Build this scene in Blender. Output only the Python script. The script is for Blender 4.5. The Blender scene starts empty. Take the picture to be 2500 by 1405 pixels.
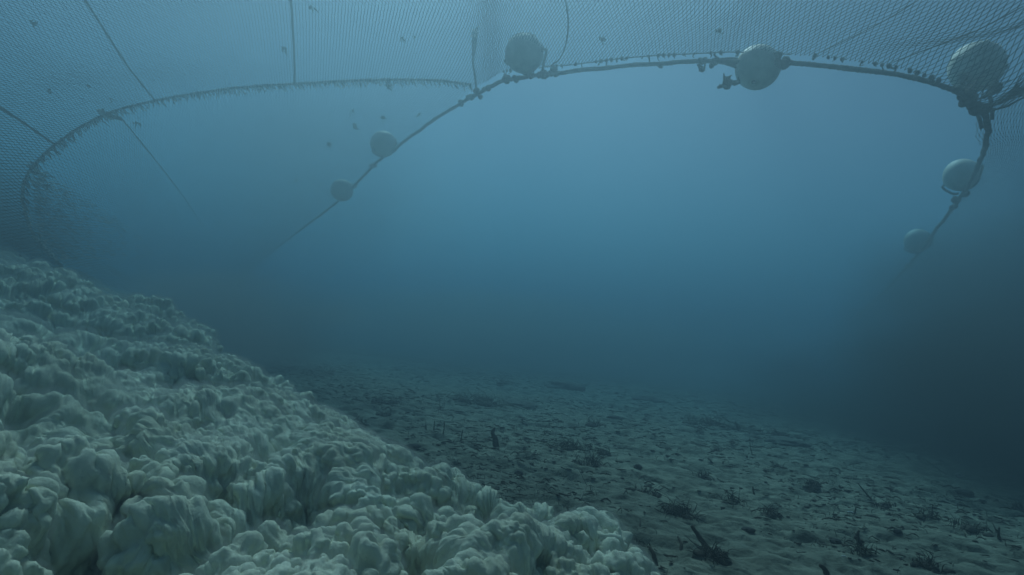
import bpy, math, random
import numpy as np
from mathutils import Vector, Matrix

random.seed(7)
rng = np.random.default_rng(7)
R = math.radians
scene = bpy.context.scene
COL = scene.collection

# ------------------------------------------------------------------ camera
H = 0.60                                   # camera height above the seabed
F = 1490.0                                 # focal length in photo pixels (2500 wide)
ROLL, PITCH = R(6.0), R(3.8)
cam_d = bpy.data.cameras.new('camera')
cam = bpy.data.objects.new('camera', cam_d)
COL.objects.link(cam)
fwd = Vector((0, math.cos(PITCH), math.sin(PITCH)))
right0 = Vector((1, 0, 0)); up0 = right0.cross(fwd)
rt = right0 * math.cos(ROLL) + up0 * math.sin(ROLL)
up = up0 * math.cos(ROLL) - right0 * math.sin(ROLL)
M = Matrix((rt, up, -fwd)).transposed().to_4x4()
M.translation = (0, 0, H)
cam.matrix_world = M
cam_d.sensor_width = 36.0
cam_d.lens = 36.0 * F / 2500.0
cam_d.clip_start, cam_d.clip_end = 0.02, 400
scene.camera = cam

# ------------------------------------------------------------------ light
SUN_EL, SUN_AZ = R(55), R(-12)              # azimuth: 0 = straight ahead (+Y), positive to the right
world = bpy.data.worlds.new('World')
scene.world = world
world.use_nodes = True
wn = world.node_tree
sky = wn.nodes.new('ShaderNodeTexSky')
sky.sky_type = 'NISHITA'
sky.sun_disc = False
sky.sun_elevation = SUN_EL
sky.sun_rotation = SUN_AZ
bgn = wn.nodes['Background']
wn.links.new(sky.outputs[0], bgn.inputs[0])
bgn.inputs[1].default_value = 0.05
sun_d = bpy.data.lights.new('sun', 'SUN')
sun_d.energy = 3.5
sun_d.angle = R(16)
sun_d.color = (1.0, 0.96, 0.9)
sun = bpy.data.objects.new('sun', sun_d)
COL.objects.link(sun)
sdir = Vector((math.sin(SUN_AZ) * math.cos(SUN_EL), math.cos(SUN_AZ) * math.cos(SUN_EL), math.sin(SUN_EL)))
sun.rotation_euler = sdir.to_track_quat('Z', 'Y').to_euler()
sun.location = (0, 0, 20)
scene.view_settings.view_transform = 'Standard'
scene.view_settings.look = 'None'
scene.view_settings.exposure = 0.0
scene.view_settings.gamma = 1.0
scene.render.engine = 'CYCLES'
scene.cycles.use_denoising = True
scene.cycles.volume_bounces = 0
scene.cycles.max_bounces = 8

# ------------------------------------------------------------------ helpers
CAM = np.array((0, 0, H)); RT = np.array(rt); UP = np.array(up); FW = np.array(fwd)

def ray(px, py):
    return FW + RT * ((px - 1250) / F) + UP * ((702.5 - py) / F)

def P(px, py, d):
    return CAM + ray(px, py) * d

def G(px, py, z=0.0):
    r = ray(px, py)
    t = (z - H) / r[2]
    return CAM + r * t

def tag(o, label=None, cat=None, group=None, kind=None):
    if label: o['label'] = label
    if cat: o['category'] = cat
    if group: o['group'] = group
    if kind: o['kind'] = kind
    return o

def empty(name, loc=(0, 0, 0)):
    o = bpy.data.objects.new(name, None)
    o.location = loc
    o.empty_display_size = 0.05
    COL.objects.link(o)
    return o

def mesh_obj(name, v, faces, mat, parent=None, smooth=True, origin=None):
    """v (N,3) world points; faces an (M,k) array or a list of such arrays."""
    v = np.asarray(v, dtype=np.float64)
    if origin is None:
        origin = np.zeros(3)
    if parent is not None:
        base = np.array(parent.location)
        pp = parent.parent
        while pp is not None:
            base = base + np.array(pp.location); pp = pp.parent
        v = v - base
        loc = (0, 0, 0)
    else:
        v = v - np.asarray(origin)
        loc = tuple(origin)
    me = bpy.data.meshes.new(name)
    if not isinstance(faces, (list, tuple)):
        faces = [faces]
    faces = [np.asarray(f, dtype=np.int32) for f in faces if len(f)]
    li = np.concatenate([f.ravel() for f in faces])
    tot = np.concatenate([np.full(len(f), f.shape[1], np.int32) for f in faces])
    st = np.concatenate([[0], np.cumsum(tot)[:-1]]).astype(np.int32)
    me.vertices.add(len(v)); me.vertices.foreach_set('co', v.astype(np.float32).ravel())
    me.loops.add(len(li)); me.loops.foreach_set('vertex_index', li.astype(np.int32))
    me.polygons.add(len(tot))
    me.polygons.foreach_set('loop_start', st)
    me.polygons.foreach_set('use_smooth', np.full(len(tot), smooth))
    me.update(calc_edges=True)
    me.validate()
    me.materials.append(mat)
    o = bpy.data.objects.new(name, me)
    o.location = loc
    if parent is not None:
        o.parent = parent
    COL.objects.link(o)
    return o

class Geo:
    """collects pieces into one mesh"""
    def __init__(s): s.v = []; s.f = []; s.n = 0
    def add(s, v, *fs):
        for f in fs:
            s.f.append(np.asarray(f, dtype=np.int32) + s.n)
        s.v.append(np.asarray(v, dtype=np.float64)); s.n += len(v)
        return s
    def build(s, name, mat, parent=None, smooth=True, origin=None):
        by = {}
        for f in s.f: by.setdefault(f.shape[1], []).append(f)
        return mesh_obj(name, np.concatenate(s.v), [np.concatenate(x) for x in by.values()], mat, parent, smooth, origin)

def catmull(pts, n):
    """points (K,d) -> n points at even chord length along a Catmull-Rom curve"""
    p = np.asarray(pts, float)
    p = np.vstack([2 * p[0] - p[1], p, 2 * p[-1] - p[-2]])
    out = []
    for i in range(1, len(p) - 2):
        t = np.linspace(0, 1, 24, endpoint=False)[:, None]
        a, b, c, d = p[i - 1], p[i], p[i + 1], p[i + 2]
        out.append(.5 * ((2 * b) + (-a + c) * t + (2 * a - 5 * b + 4 * c - d) * t ** 2 + (-a + 3 * b - 3 * c + d) * t ** 3))
    out = np.vstack(out + [p[-2][None]])
    L = np.concatenate([[0], np.cumsum(np.linalg.norm(np.diff(out, axis=0), axis=1))])
    if isinstance(n, float):
        n = max(3, int(L[-1] / n))
    s = np.linspace(0, L[-1], n)
    return np.stack([np.interp(s, L, out[:, k]) for k in range(out.shape[1])], 1)

def norm(a): return a / np.maximum(np.linalg.norm(a, axis=-1, keepdims=True), 1e-9)

def frames(path):
    t = norm(np.gradient(path, axis=0))
    u = np.zeros_like(path)
    ref = np.array((0, 0, 1.)) if abs(t[0][2]) < .9 else np.array((1., 0, 0))
    a = np.cross(t[0], ref); a /= np.linalg.norm(a)
    for i in range(len(path)):
        a = a - t[i] * a.dot(t[i]); a /= max(np.linalg.norm(a), 1e-9)
        u[i] = a
    return t, u, np.cross(t, u)

def tube(path, rad, sides=8, lobes=0, pitch=.06, amp=.16, rough=0., cap=True):
    """swept tube (verts, quads, caps); lobes = strands of a twisted rope"""
    path = np.asarray(path, float); n = len(path)
    rad = np.broadcast_to(np.asarray(rad, float), (n,))
    t, u, w = frames(path)
    L = np.concatenate([[0], np.cumsum(np.linalg.norm(np.diff(path, axis=0), axis=1))])
    th = np.linspace(0, 2 * np.pi, sides, endpoint=False)[None, :]
    r = rad[:, None] * np.ones((1, sides))
    if lobes:
        r = r * (1 - amp + amp * 2 * np.abs(np.cos(lobes * .5 * (th + 2 * np.pi * L[:, None] / pitch))))
    if rough:
        r = r * (1 + rough * rng.normal(size=r.shape))
    v = path[:, None, :] + r[..., None] * (np.cos(th)[..., None] * u[:, None, :] + np.sin(th)[..., None] * w[:, None, :])
    idx = np.arange(n * sides).reshape(n, sides)
    a = idx[:-1]; b = np.roll(idx, -1, 1)[:-1]; c = np.roll(idx, -1, 1)[1:]; d = idx[1:]
    q = np.stack([a, b, c, d], -1).reshape(-1, 4)
    v = v.reshape(-1, 3)
    if cap:
        v = np.vstack([v, path[:1], path[-1:]])
        k = n * sides
        c0 = np.stack([np.full(sides, k), np.roll(idx[0], -1), idx[0]], 1)
        c1 = np.stack([np.full(sides, k + 1), idx[-1], np.roll(idx[-1], -1)], 1)
        return v, q, np.vstack([c0, c1])
    return v, q

def prisms(p0, p1, r, sides=3):
    """thin straight twines, one three-sided prism per segment"""
    n = len(p0)
    t = norm(p1 - p0)
    ref = np.where(np.abs(t[:, 2:3]) < .8, np.array([[0, 0, 1.]]), np.array([[1., 0, 0]]))
    u = norm(np.cross(t, ref)); w = np.cross(t, u)
    r = np.broadcast_to(np.asarray(r, float), (n,))[:, None]
    vs = []
    for k in range(sides):
        a = 2 * np.pi * k / sides
        o = r * (math.cos(a) * u + math.sin(a) * w)
        vs += [p0 + o, p1 + o]
    v = np.stack(vs, 1).reshape(-1, 3)
    b = (np.arange(n) * 2 * sides)[:, None]
    q = []
    for k in range(sides):
        j = (k + 1) % sides
        q.append(np.concatenate([b + 2 * k, b + 2 * j, b + 2 * j + 1, b + 2 * k + 1], 1))
    return v, np.stack(q, 1).reshape(-1, 4)

# --- vectorised noise
def hash3(i, j, k, s=0):
    h = (i.astype(np.int64) * 374761393 + j.astype(np.int64) * 668265263 + k.astype(np.int64) * 2147483647 + s * 1274126177) & 0xffffffff
    h = ((h ^ (h >> 13)) * 1274126177) & 0xffffffff
    h = ((h ^ (h >> 15)) * 2246822519) & 0xffffffff
    h = h ^ (h >> 16)
    return (h & 0xffffff) / float(0xffffff)

def vnoise(p, s=0):
    i = np.floor(p).astype(np.int64); f = p - i
    f = f * f * f * (f * (f * 6 - 15) + 10)
    out = 0
    for a in (0, 1):
        for b in (0, 1):
            for c in (0, 1):
                w = (f[:, 0] if a else 1 - f[:, 0]) * (f[:, 1] if b else 1 - f[:, 1]) * (f[:, 2] if c else 1 - f[:, 2])
                out = out + w * hash3(i[:, 0] + a, i[:, 1] + b, i[:, 2] + c, s)
    return out * 2 - 1

def fbm(p, oct=4, s=0):
    o = 0; a = 1; t = 0
    for k in range(oct):
        o = o + a * vnoise(p * 2 ** k + 17.3 * k, s + k); t += a; a *= .5
    return o / t

def billow(p, s=0, r0=.6, r1=.55):
    """union of round bumps: 1 at the crown of a bump, 0 in the creases"""
    i = np.floor(p).astype(np.int64)
    best = np.full(len(p), 9.)
    for a in (-1, 0, 1):
        for b in (-1, 0, 1):
            for c in (-1, 0, 1):
                x, y, z = i[:, 0] + a, i[:, 1] + b, i[:, 2] + c
                d = (x + hash3(x, y, z, s) - p[:, 0]) ** 2 + (y + hash3(x, y, z, s + 1) - p[:, 1]) ** 2 + (z + hash3(x, y, z, s + 2) - p[:, 2]) ** 2
                rr = r0 + r1 * hash3(x, y, z, s + 3)
                best = np.minimum(best, d / rr ** 2)
    return np.sqrt(np.clip(1 - best, 0, 1))

# ------------------------------------------------------------------ materials
def mat(name, c1, c2=None, scale=8., rough=.85, bump=0., bscale=60., detail=6, spec=.2, lo=.35, hi=.65, sss=0.):
    m = bpy.data.materials.new(name); m.use_nodes = True
    nt = m.node_tree; bs = nt.nodes['Principled BSDF']
    bs.inputs['Roughness'].default_value = rough
    bs.inputs['Specular IOR Level'].default_value = spec
    tc = nt.nodes.new('ShaderNodeNewGeometry')
    if c2 is None:
        c2 = tuple(x * .7 for x in c1)
    nz = nt.nodes.new('ShaderNodeTexNoise')
    nz.inputs['Scale'].default_value = scale; nz.inputs['Detail'].default_value = detail
    nt.links.new(tc.outputs['Position'], nz.inputs['Vector'])
    rp = nt.nodes.new('ShaderNodeValToRGB')
    rp.color_ramp.elements[0].position = lo; rp.color_ramp.elements[0].color = (*c2, 1)
    rp.color_ramp.elements[1].position = hi; rp.color_ramp.elements[1].color = (*c1, 1)
    nt.links.new(nz.outputs[0], rp.inputs[0])
    nt.links.new(rp.outputs[0], bs.inputs['Base Color'])
    if bump:
        n2 = nt.nodes.new('ShaderNodeTexNoise'); n2.inputs['Scale'].default_value = bscale; n2.inputs['Detail'].default_value = 5
        nt.links.new(tc.outputs['Position'], n2.inputs['Vector'])
        bp = nt.nodes.new('ShaderNodeBump'); bp.inputs['Strength'].default_value = bump; bp.inputs['Distance'].default_value = .01
        nt.links.new(n2.outputs[0], bp.inputs['Height']); nt.links.new(bp.outputs[0], bs.inputs['Normal'])
    if sss:
        bs.inputs['Subsurface Weight'].default_value = 1.0
        bs.inputs['Subsurface Radius'].default_value = (1., 1., .9)
        bs.inputs['Subsurface Scale'].default_value = sss
    return m

M_twine = mat('net twine', (.16, .19, .18), (.07, .09, .09), 6, .9)
M_wing = mat('wing twine', (.24, .27, .25), (.14, .17, .16), 6, .9)
M_rope = mat('rope', (.17, .18, .17), (.07, .08, .08), 30, .9, .5, 200)
M_lace = mat('lacing twine', (.16, .18, .18), (.07, .09, .09), 40, .9)
M_knot = mat('fouled rope knot', (.10, .10, .09), (.035, .04, .04), 40, .9, .6, 150)
M_pale = mat('frayed pale rope', (.80, .80, .72), (.55, .56, .52), 60, .9)
M_float = mat('float shell', (.84, .82, .70), (.52, .53, .44), 10, .55, .1, 40, spec=.3)
M_floatd = mat('fouled float shell', (.62, .62, .55), (.42, .43, .40), 16, .7, .25, 60)
M_grime = mat('float eye', (.10, .10, .09), (.05, .05, .05), 30, .8)
M_wrap = mat('net wrap', (.50, .52, .46), (.24, .27, .26), 30, .8)
M_scrap = mat('weed scrap', (.07, .08, .07), (.03, .04, .035), 60, .9)
M_silt = mat('silt', (.74, .79, .64), (.56, .59, .45), 6, 1.0, 0.28, 170, spec=0.)
M_bed = mat('muddy sand', (.27, .275, .21), (.10, .105, .08), 11, .95, .9, 55, detail=9, spec=.1, lo=.31, hi=.62)
M_weed = mat('dead weed', (.115, .10, .075), (.05, .045, .036), 50, .9)
M_weed2 = mat('olive weed', (.13, .125, .085), (.06, .06, .042), 50, .9)
M_stick = mat('dark stick', (.10, .085, .065), (.045, .04, .03), 60, .9)
M_straw = mat('pale stalk', (.34, .33, .26), (.22, .21, .17), 60, .9)
M_stone = mat('dark pebble', (.07, .068, .06), (.035, .035, .032), 50, .9, .3, 120)
M_mound = mat('dark mud lump', (.17, .17, .135), (.10, .10, .08), 30, .95, .4, 80)
M_shell = mat('shell', (.75, .75, .70), (.5, .5, .47), 80, .5)

# ------------------------------------------------------------------ seabed
def bed_height(p2):
    p = np.column_stack([p2, np.zeros(len(p2))])
    # wind-rowed ripples: elongated across, trending as in the photo
    q = p @ np.array([[.9, .35, 0], [-.35, .9, 0], [0, 0, 1]])
    a = fbm(q * np.array([2.2, 6.5, 1]), 4, 3)
    b = fbm(p * 1.1, 3, 9)
    c = fbm(q * np.array([9, 20, 1]), 3, 21)
    d = np.clip(fbm(q * np.array([5, 11, 1]) + 4, 3, 31) - .12, 0, 1)
    e = fbm(q * np.array([22, 34, 1]), 2, 61)
    h = np.clip(fbm(q * np.array([14, 24, 1]) + 9, 2, 71) - .15, 0, 1)
    dist = np.hypot(p2[:, 0], p2[:, 1])
    fade = np.clip(1.4 - dist / 14, .0, 1)
    return fade * (.016 * a + .03 * b + .017 * c - .05 * d + .006 * e - .022 * h)

nr, na = 820, 900
rad = np.concatenate([np.exp(np.linspace(math.log(.9), math.log(11), nr)), np.geomspace(11.6, 42, 14)])
ang = np.linspace(R(-50), R(50), na)
gx = (rad[:, None] * np.sin(ang)[None]).ravel(); gy = (rad[:, None] * np.cos(ang)[None]).ravel()
gz = bed_height(np.column_stack([gx, gy]))
def grid_faces(n, m):
    i = np.arange(n * m).reshape(n, m)
    return np.stack([i[:-1, :-1], i[:-1, 1:], i[1:, 1:], i[1:, :-1]], -1).reshape(-1, 4)
# the fan of fine ground ahead plus the same ground coarsely all round behind the camera
g = Geo()
g.add(np.column_stack([gx, gy, gz]), grid_faces(len(rad), na))
ang2 = np.linspace(R(50), R(310), 60)
rad2 = np.concatenate([[0.9], np.geomspace(1.2, 42, 24)])
bx = (rad2[:, None] * np.sin(ang2)[None]).ravel(); by_ = (rad2[:, None] * np.cos(ang2)[None]).ravel()
g.add(np.column_stack([bx, by_, bed_height(np.column_stack([bx, by_]))]), grid_faces(len(rad2), 60))
angc = np.linspace(0, 2 * np.pi, 64, endpoint=False)
cv = np.vstack([np.column_stack([.93 * np.sin(angc), .93 * np.cos(angc), np.full(64, -.012)]), [[0, 0, -.012]]])
g.add(cv, np.stack([np.full(64, 64), np.roll(np.arange(64), -1), np.arange(64)], 1))
bed = g.build('seabed', M_bed)
tag(bed, 'wide muddy sand seabed with ripples fading into blue water', 'seabed', kind='structure')

# ------------------------------------------------------------------ silt cloud on the left
foot = np.array([(-.2, .8), (.5, .72), (1.15, .49), (1.57, .18), (2.2, -.42), (3.15, -1.22), (4.5, -2.1), (6, -2.95), (9, -4.8)])   # (y, x)
def silt_base(x, y):
    xf = np.interp(y, foot[:, 0], foot[:, 1])
    t = xf - x
    top = np.interp(y, [0, .8, 1.5, 2.5, 3.5, 5, 8], [.12, .20, .25, .37, .60, .60, .42])
    hh = top * (1 - np.exp(-np.clip(t, 0, None) / np.interp(y, [.8, 2, 4], [.16, .36, .55])))
    hh = hh + np.clip(t - 1.0, 0, None) * .10
    return np.where(t > 0, hh, t * .9)

ns, ma = 1250, 900
rr_ = np.exp(np.linspace(math.log(.5), math.log(7.5), ns))
scan = np.linspace(R(-50), R(50), 800)
amax = np.array([scan[np.where(r * np.sin(scan) < np.interp(r * np.cos(scan), foot[:, 0], foot[:, 1]) + .16)[0].max()] for r in rr_])
amax = np.convolve(np.pad(amax, 12, mode='edge'), np.ones(25) / 25, 'valid')
aa_ = R(-50) + (amax[:, None] - R(-50)) * np.linspace(0, 1, ma)[None]
sx = (rr_[:, None] * np.sin(aa_)); sy = (rr_[:, None] * np.cos(aa_))
sz = silt_base(sx.ravel(), sy.ravel()).reshape(ns, ma)
V = np.stack([sx, sy, sz], -1)
def gnormals(V):
    du = np.gradient(V, axis=1); dv = np.gradient(V, axis=0)
    n = norm(np.cross(du, dv))
    return n * (np.sign(n[..., 2].mean()) or 1)
def smooth_n(n, k):
    for _ in range(k):
        m = n.copy()
        m[1:-1] += n[2:] + n[:-2]; m[:, 1:-1] += n[:, 2:] + n[:, :-2]
        n = norm(m)
    return n
dist = np.hypot(sx, sy)
# long creases between the billow fronts, where the cloud rolls over itself
def crease(pts, z, depth, width):
    ln = catmull([G(px, py, z)[:2] for px, py in pts], 60)
    p = V[..., :2].reshape(-1, 2)
    d = np.full(len(p), 9.)
    for q in ln: d = np.minimum(d, np.hypot(p[:, 0] - q[0], p[:, 1] - q[1]))
    V[..., 2] -= (depth * np.exp(-(d / width) ** 2)).reshape(ns, ma)
crease([(250, 1400), (340, 1350), (430, 1290), (560, 1262), (680, 1200), (760, 1165)], .24, .14, .045)
crease([(0, 905), (120, 905), (220, 900), (300, 905)], .48, .16, .09)
crease([(0, 800), (160, 790), (260, 800), (330, 830)], .5, .12, .06)
crease([(220, 1000), (330, 985)], .40, .12, .05)
crease([(1000, 1350), (1020, 1405)], .18, .14, .05)
crease([(1290, 1330), (1330, 1405)], .12, .10, .03)
AL = .45
def grow(V):
    """billow coordinates: the lobes of the cloud swell as it rolls away, so their size grows along it"""
    x, y, z = V[..., 0].ravel(), V[..., 1].ravel(), V[..., 2].ravel()
    d = np.hypot(x, y); th = np.arctan2(x, y)
    k = 1.5 ** (1 - AL) / AL
    sc = k * AL * d ** (AL - 1)
    w = k * d ** AL
    return np.column_stack([w * np.sin(AL * th), w * np.cos(AL * th), z * sc]), (1 / sc).reshape(ns, ma)
def even(V):
    """spread the rows evenly along each column again, so steep faces keep enough points"""
    st = np.linalg.norm(np.diff(V, axis=0), axis=2) / (.5 * (dist[1:] + dist[:-1])) + 2e-4
    for _ in range(150):
        t_ = st.copy(); t_[:, 1:-1] += st[:, 2:] + st[:, :-2]; t_[:, 1:-1] /= 3; st = t_
    L = np.vstack([np.zeros((1, ma)), np.cumsum(st, axis=0)])
    W = np.empty_like(V)
    for j in range(ma):
        t_ = np.linspace(0, L[-1, j], ns)
        for k in range(3): W[:, j, k] = np.interp(t_, L[:, j], V[:, j, k])
    return W
def fields(V):
    p, size = grow(V)
    wv = np.stack([fbm(p * 3 + 5, 3, 40), fbm(p * 3 + 9, 3, 50), fbm(p * 3 + 13, 3, 60)], -1)
    rgh = fbm(p * np.array([2.2, 3.2, 3.2]) + 31, 3, 77).reshape(ns, ma)
    dist = np.hypot(V[..., 0], V[..., 1])
    amp_l = np.clip(.72 + 1.7 * rgh, .12, 1.2) * np.clip((6.2 - dist) / 2.2, .15, 1)       # some stretches rough, some smooth
    return size, wv, dist, np.maximum(amp_l, np.clip(1.5 - .6 * dist, 0, .75))
V[..., 2] += .085 * np.exp(-((V[..., 0] - G(1490, 1340, .12)[0]) ** 2 + (V[..., 1] - G(1490, 1340, .12)[1]) ** 2) / .11 ** 2)
V = even(V)
size, wv, dist, amp_l = fields(V)
LEAN = np.array([.2, -.8, .05])                          # the lobes roll over towards the open mud and the viewer
def push(V, freq, amp, seed, ns_, lean, mod=1., off=.3, stretch=(1, 1, 1), warp=.6, r0=.5, r1=.4):
    q, sz_ = grow(V)
    N = smooth_n(gnormals(V), ns_)
    N = norm(N + .35 * lean * LEAN)
    b = billow(q * freq * np.asarray(stretch) + warp * wv, seed, r0, r1).reshape(ns, ma)
    return V + N * (amp * sz_ * (b - off) * mod)[..., None]
def stir(V, freq, amp, seed, mod=1.):
    q, sz_ = grow(V)
    w = np.stack([fbm(q * freq + 7.1 * k, 2, seed + 5 * k) for k in range(3)], -1).reshape(ns, ma, 3)
    return V + w * (amp * sz_ * mod)[..., None]
def hollow(V, freq, amp, seed, t0, t1, mod=1.):
    q, sz_ = grow(V)
    n = fbm(q * np.array([.7, 1.2, 1.2]) * freq + 3.3, 3, seed).reshape(ns, ma)
    k = np.clip((n - t0) / (t1 - t0), 0, 1); k = k * k * (3 - 2 * k)
    return V - norm(smooth_n(gnormals(V), 5) + np.array([0, .5, 1.0])) * (amp * sz_ * k * mod)[..., None]
def soften(V, k, m=1.):
    for _ in range(k):
        W = V.copy()
        W[1:-1, 1:-1] = (V[1:-1, 1:-1] * 2 + V[2:, 1:-1] + V[:-2, 1:-1] + V[1:-1, 2:] + V[1:-1, :-2]) / 6
        V = V + (W - V) * np.broadcast_to(m, (ns, ma))[..., None]
    return V
V = push(V, 3.6, .075, 11, 10, .3, 1., stretch=(.7, 1.2, 1.2), r0=.55, r1=.5)
V = hollow(V, 4.0, .095, 300, .0, .36)
crease([(230, 1400), (340, 1345), (430, 1285), (560, 1255), (680, 1200), (770, 1150)], .24, .15, .05)
crease([(0, 905), (120, 905), (220, 900), (300, 905)], .48, .14, .08)
crease([(0, 735), (70, 730), (120, 740)], .62, .14, .08)
crease([(220, 1000), (330, 985)], .40, .09, .05)
crease([(640, 1075), (740, 1085)], .26, .07, .04)
crease([(1000, 1350), (1020, 1405)], .18, .09, .04)
V = even(V)
size, wv, dist, amp_l = fields(V)
V = push(V, 12., .040, 22, 10, .35, np.clip(amp_l, .4, 1.2), warp=.8, stretch=(.8, 1.1, 1.1))
V = hollow(V, 10., .040, 320, .02, .36, np.clip(amp_l, .3, 1.2))
V = soften(V, 3)
V = stir(V, 22., .009, 230)
V = push(V, 27., .030, 33, 6, .35, np.clip(amp_l, .35, 1.2), warp=.9, r0=.45, r1=.35)
V = hollow(V, 26., .016, 360, .04, .36, np.clip(amp_l, .3, 1.2))
V = soften(V, 2)
V = push(V, 58., .016, 44, 4, .3, np.clip(amp_l, .35, 1.2), warp=1., r0=.45, r1=.35)
V = push(V, 115., .009, 55, 3, .2, np.clip(amp_l, .3, 1.2), warp=1.)
V = stir(V, 150., .0025, 280)
V = soften(V, 3, np.clip(.7 - 1.3 * amp_l, 0, 1))
V = soften(V, 2, .5)
fz = grid_faces(ns, ma)
# drop what lies well below the seabed
Vk = V
vz = V[..., 2].reshape(-1)
fz = fz[(vz[fz] > -.06).any(1)]
used = np.unique(fz); remap = np.zeros(len(vz), np.int32); remap[used] = np.arange(len(used))
cloud = mesh_obj('silt_cloud', Vk.reshape(-1, 3)[used], remap[fz], M_silt)
Vs = soften(V + (gnormals(V) * (.016 * size)[..., None]), 3)
Vs[:, -1, 2] -= .25; Vs[0, :, 2] -= .25; Vs[-1, :, 2] -= .25; Vs[:, 0, 2] -= .25
Vb = Vs.copy(); Vb[..., 2] = np.minimum(Vs[..., 2] - .02, -.3)
nn = ns * ma
ii = np.arange(nn).reshape(ns, ma)
ring = np.concatenate([ii[0, :-1], ii[:-1, -1], ii[-1, :0:-1], ii[:0:-1, 0]])
rq = np.stack([ring, np.roll(ring, -1), np.roll(ring, -1) + nn, ring + nn], 1)
ft = grid_faces(ns, ma)
m_f = bpy.data.materials.new('silt mist'); m_f.use_nodes = True
nt = m_f.node_tree; nt.nodes.remove(nt.nodes['Principled BSDF'])
pv = nt.nodes.new('ShaderNodeVolumePrincipled')
pv.inputs['Color'].default_value = (.80, .95, .92, 1); pv.inputs['Density'].default_value = 9.
pv.inputs['Anisotropy'].default_value = .1
nt.links.new(pv.outputs[0], nt.nodes['Material Output'].inputs['Volume'])
mist = mesh_obj('silt_mist', np.concatenate([Vs.reshape(-1, 3), Vb.reshape(-1, 3)]), [ft, ft[:, ::-1] + nn, rq[:, ::-1]], m_f, cloud)
tag(cloud, 'huge billowing pale grey silt cloud rolling over the seabed on the left', 'silt cloud')

# ------------------------------------------------------------------ trawl net
HL = [(590, 680, 22), (650, 628, 14), (710, 580, 10.5), (790, 520, 8.3), (840, 478, 7.2), (912, 405, 6.3), (955, 370, 5.9), (1050, 300, 5.3),
      (1150, 238, 4.75), (1200, 212, 4.5), (1235, 196, 4.3), (1330, 183, 4.1), (1400, 174, 4.05), (1550, 160, 3.9), (1690, 151, 3.7),
      (1800, 150, 3.5), (1920, 153, 3.4), (2080, 168, 3.25), (2230, 190, 3.05), (2330, 220, 2.95), (2385, 257, 2.95), (2412, 300, 3.1),
      (2407, 350, 3.5), (2390, 400, 4.2), (2345, 482, 4.9), (2275, 575, 6.0), (2225, 640, 7.2), (2150, 720, 10), (2060, 800, 15)]
HLp = np.array([P(*q) for q in HL])
ED = [(200, 740, 4.45), (140, 640, 4.4), (75, 560, 4.3), (58, 450, 4.25), (130, 358, 4.4), (250, 283, 4.75), (380, 246, 5.1), (550, 218, 5.1),
      (720, 205, 5.0), (900, 196, 4.9), (1060, 196, 4.75), (1165, 206, 4.65), (1230, 175, 4.35), (1330, 163, 4.15), (1400, 158, 4.05), (1550, 140, 3.9),
      (1690, 132, 3.7), (1800, 128, 3.5), (1920, 133, 3.38), (2000, 138, 3.3), (2090, 150, 3.2), (2200, 168, 3.05), (2310, 205, 2.95),
      (2400, 262, 2.95), (2500, 235, 3.1), (2600, 245, 3.3), (2700, 310, 3.6), (2770, 450, 3.9), (2800, 700, 4.1), (2800, 1000, 4.2)]
EDp = np.array([P(*q) for q in ED])

net = empty('trawl_net', (0, 3.0, 1.5))
tag(net, 'fine meshed fishing net arching overhead with a rope edged mouth', 'fishing net')

def diamond_net(S, nu, nv, r, name, m, keep=None, jit=.0012):
    """S(u (n,), v (n,)) -> points; knots in staggered rows, twines run between neighbouring rows"""
    j, i = np.meshgrid(np.arange(nv + 1), np.arange(nu), indexing='ij')
    uu = (i + .5 * (j % 2)) / nu
    X = S(np.clip(uu, 0, 1).ravel(), (j / nv).ravel()).reshape(nv + 1, nu, 3)
    X = X + rng.normal(size=X.shape) * jit
    segs0, segs1 = [], []
    for jj in range(nv):
        a, b = X[jj], X[jj + 1]
        if jj % 2 == 0:
            segs0 += [a, a[1:]]; segs1 += [b, b[:-1]]
        else:
            segs0 += [a, a[:-1]]; segs1 += [b, b[1:]]
    p0 = np.concatenate(segs0); p1 = np.concatenate(segs1)
    if keep is not None:
        k = keep(p0, p1); p0, p1 = p0[k], p1[k]
    rs = r(p0) if callable(r) else r
    v, q = prisms(p0, p1, rs)
    # a knot at every crossing
    kx = X.reshape(-1, 3)
    kv, kq = prisms(kx - np.array([0, .004, 0]), kx + np.array([0, .004, 0]), (r(kx) if callable(r) else r) * 1.9)
    g = Geo(); g.add(v, q); g.add(kv, kq)
    return g.build(name, m, net, smooth=False)

def curve_fn(pts):
    c = catmull(pts, 900)
    s = np.linspace(0, 1, 900)
    return lambda u: np.stack([np.interp(u, s, c[:, k]) for k in range(3)], 1)
ed = curve_fn(EDp)
edlen = np.linalg.norm(np.diff(catmull(EDp, 900), axis=0), axis=1).sum()
BODY = 2.7
def body_surf(u, v):
    e = ed(u)
    t = v * BODY
    o = e.copy(); o[:, 1] -= t
    # roof height drifts and folds; folds fan out from the gathered corner on the right
    x = o[:, 0]
    w = np.clip(t / .5, 0, 1)
    fold = .035 * w * np.sin(x * 9 + t * 5 + 1.5 * np.sin(x * 2.1)) * np.clip((x - .5) / 1.2, 0, 1)
    fold += .11 * w * np.maximum(0, np.sin((x - .9 * t) * 4.2 + .6)) ** 6 * np.clip((x - .6) / .8, 0, 1)
    fold += .02 * w * np.sin(x * 3.3 + 2 * np.sin(t * 1.7)) + .012 * w * np.sin(t * 6 + x * 2)
    o[:, 2] += fold + .05 * t * np.clip((3.4 - np.abs(x)) / .8, 0, 1)
    return o
diamond_net(body_surf, int(edlen / .023), int(BODY / .034), lambda p: .0018 + .0018 * np.clip((1.7 - p[:, 2]) / .9, 0, 1) * (p[:, 0] < 0), 'roof_netting', M_twine)

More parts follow.
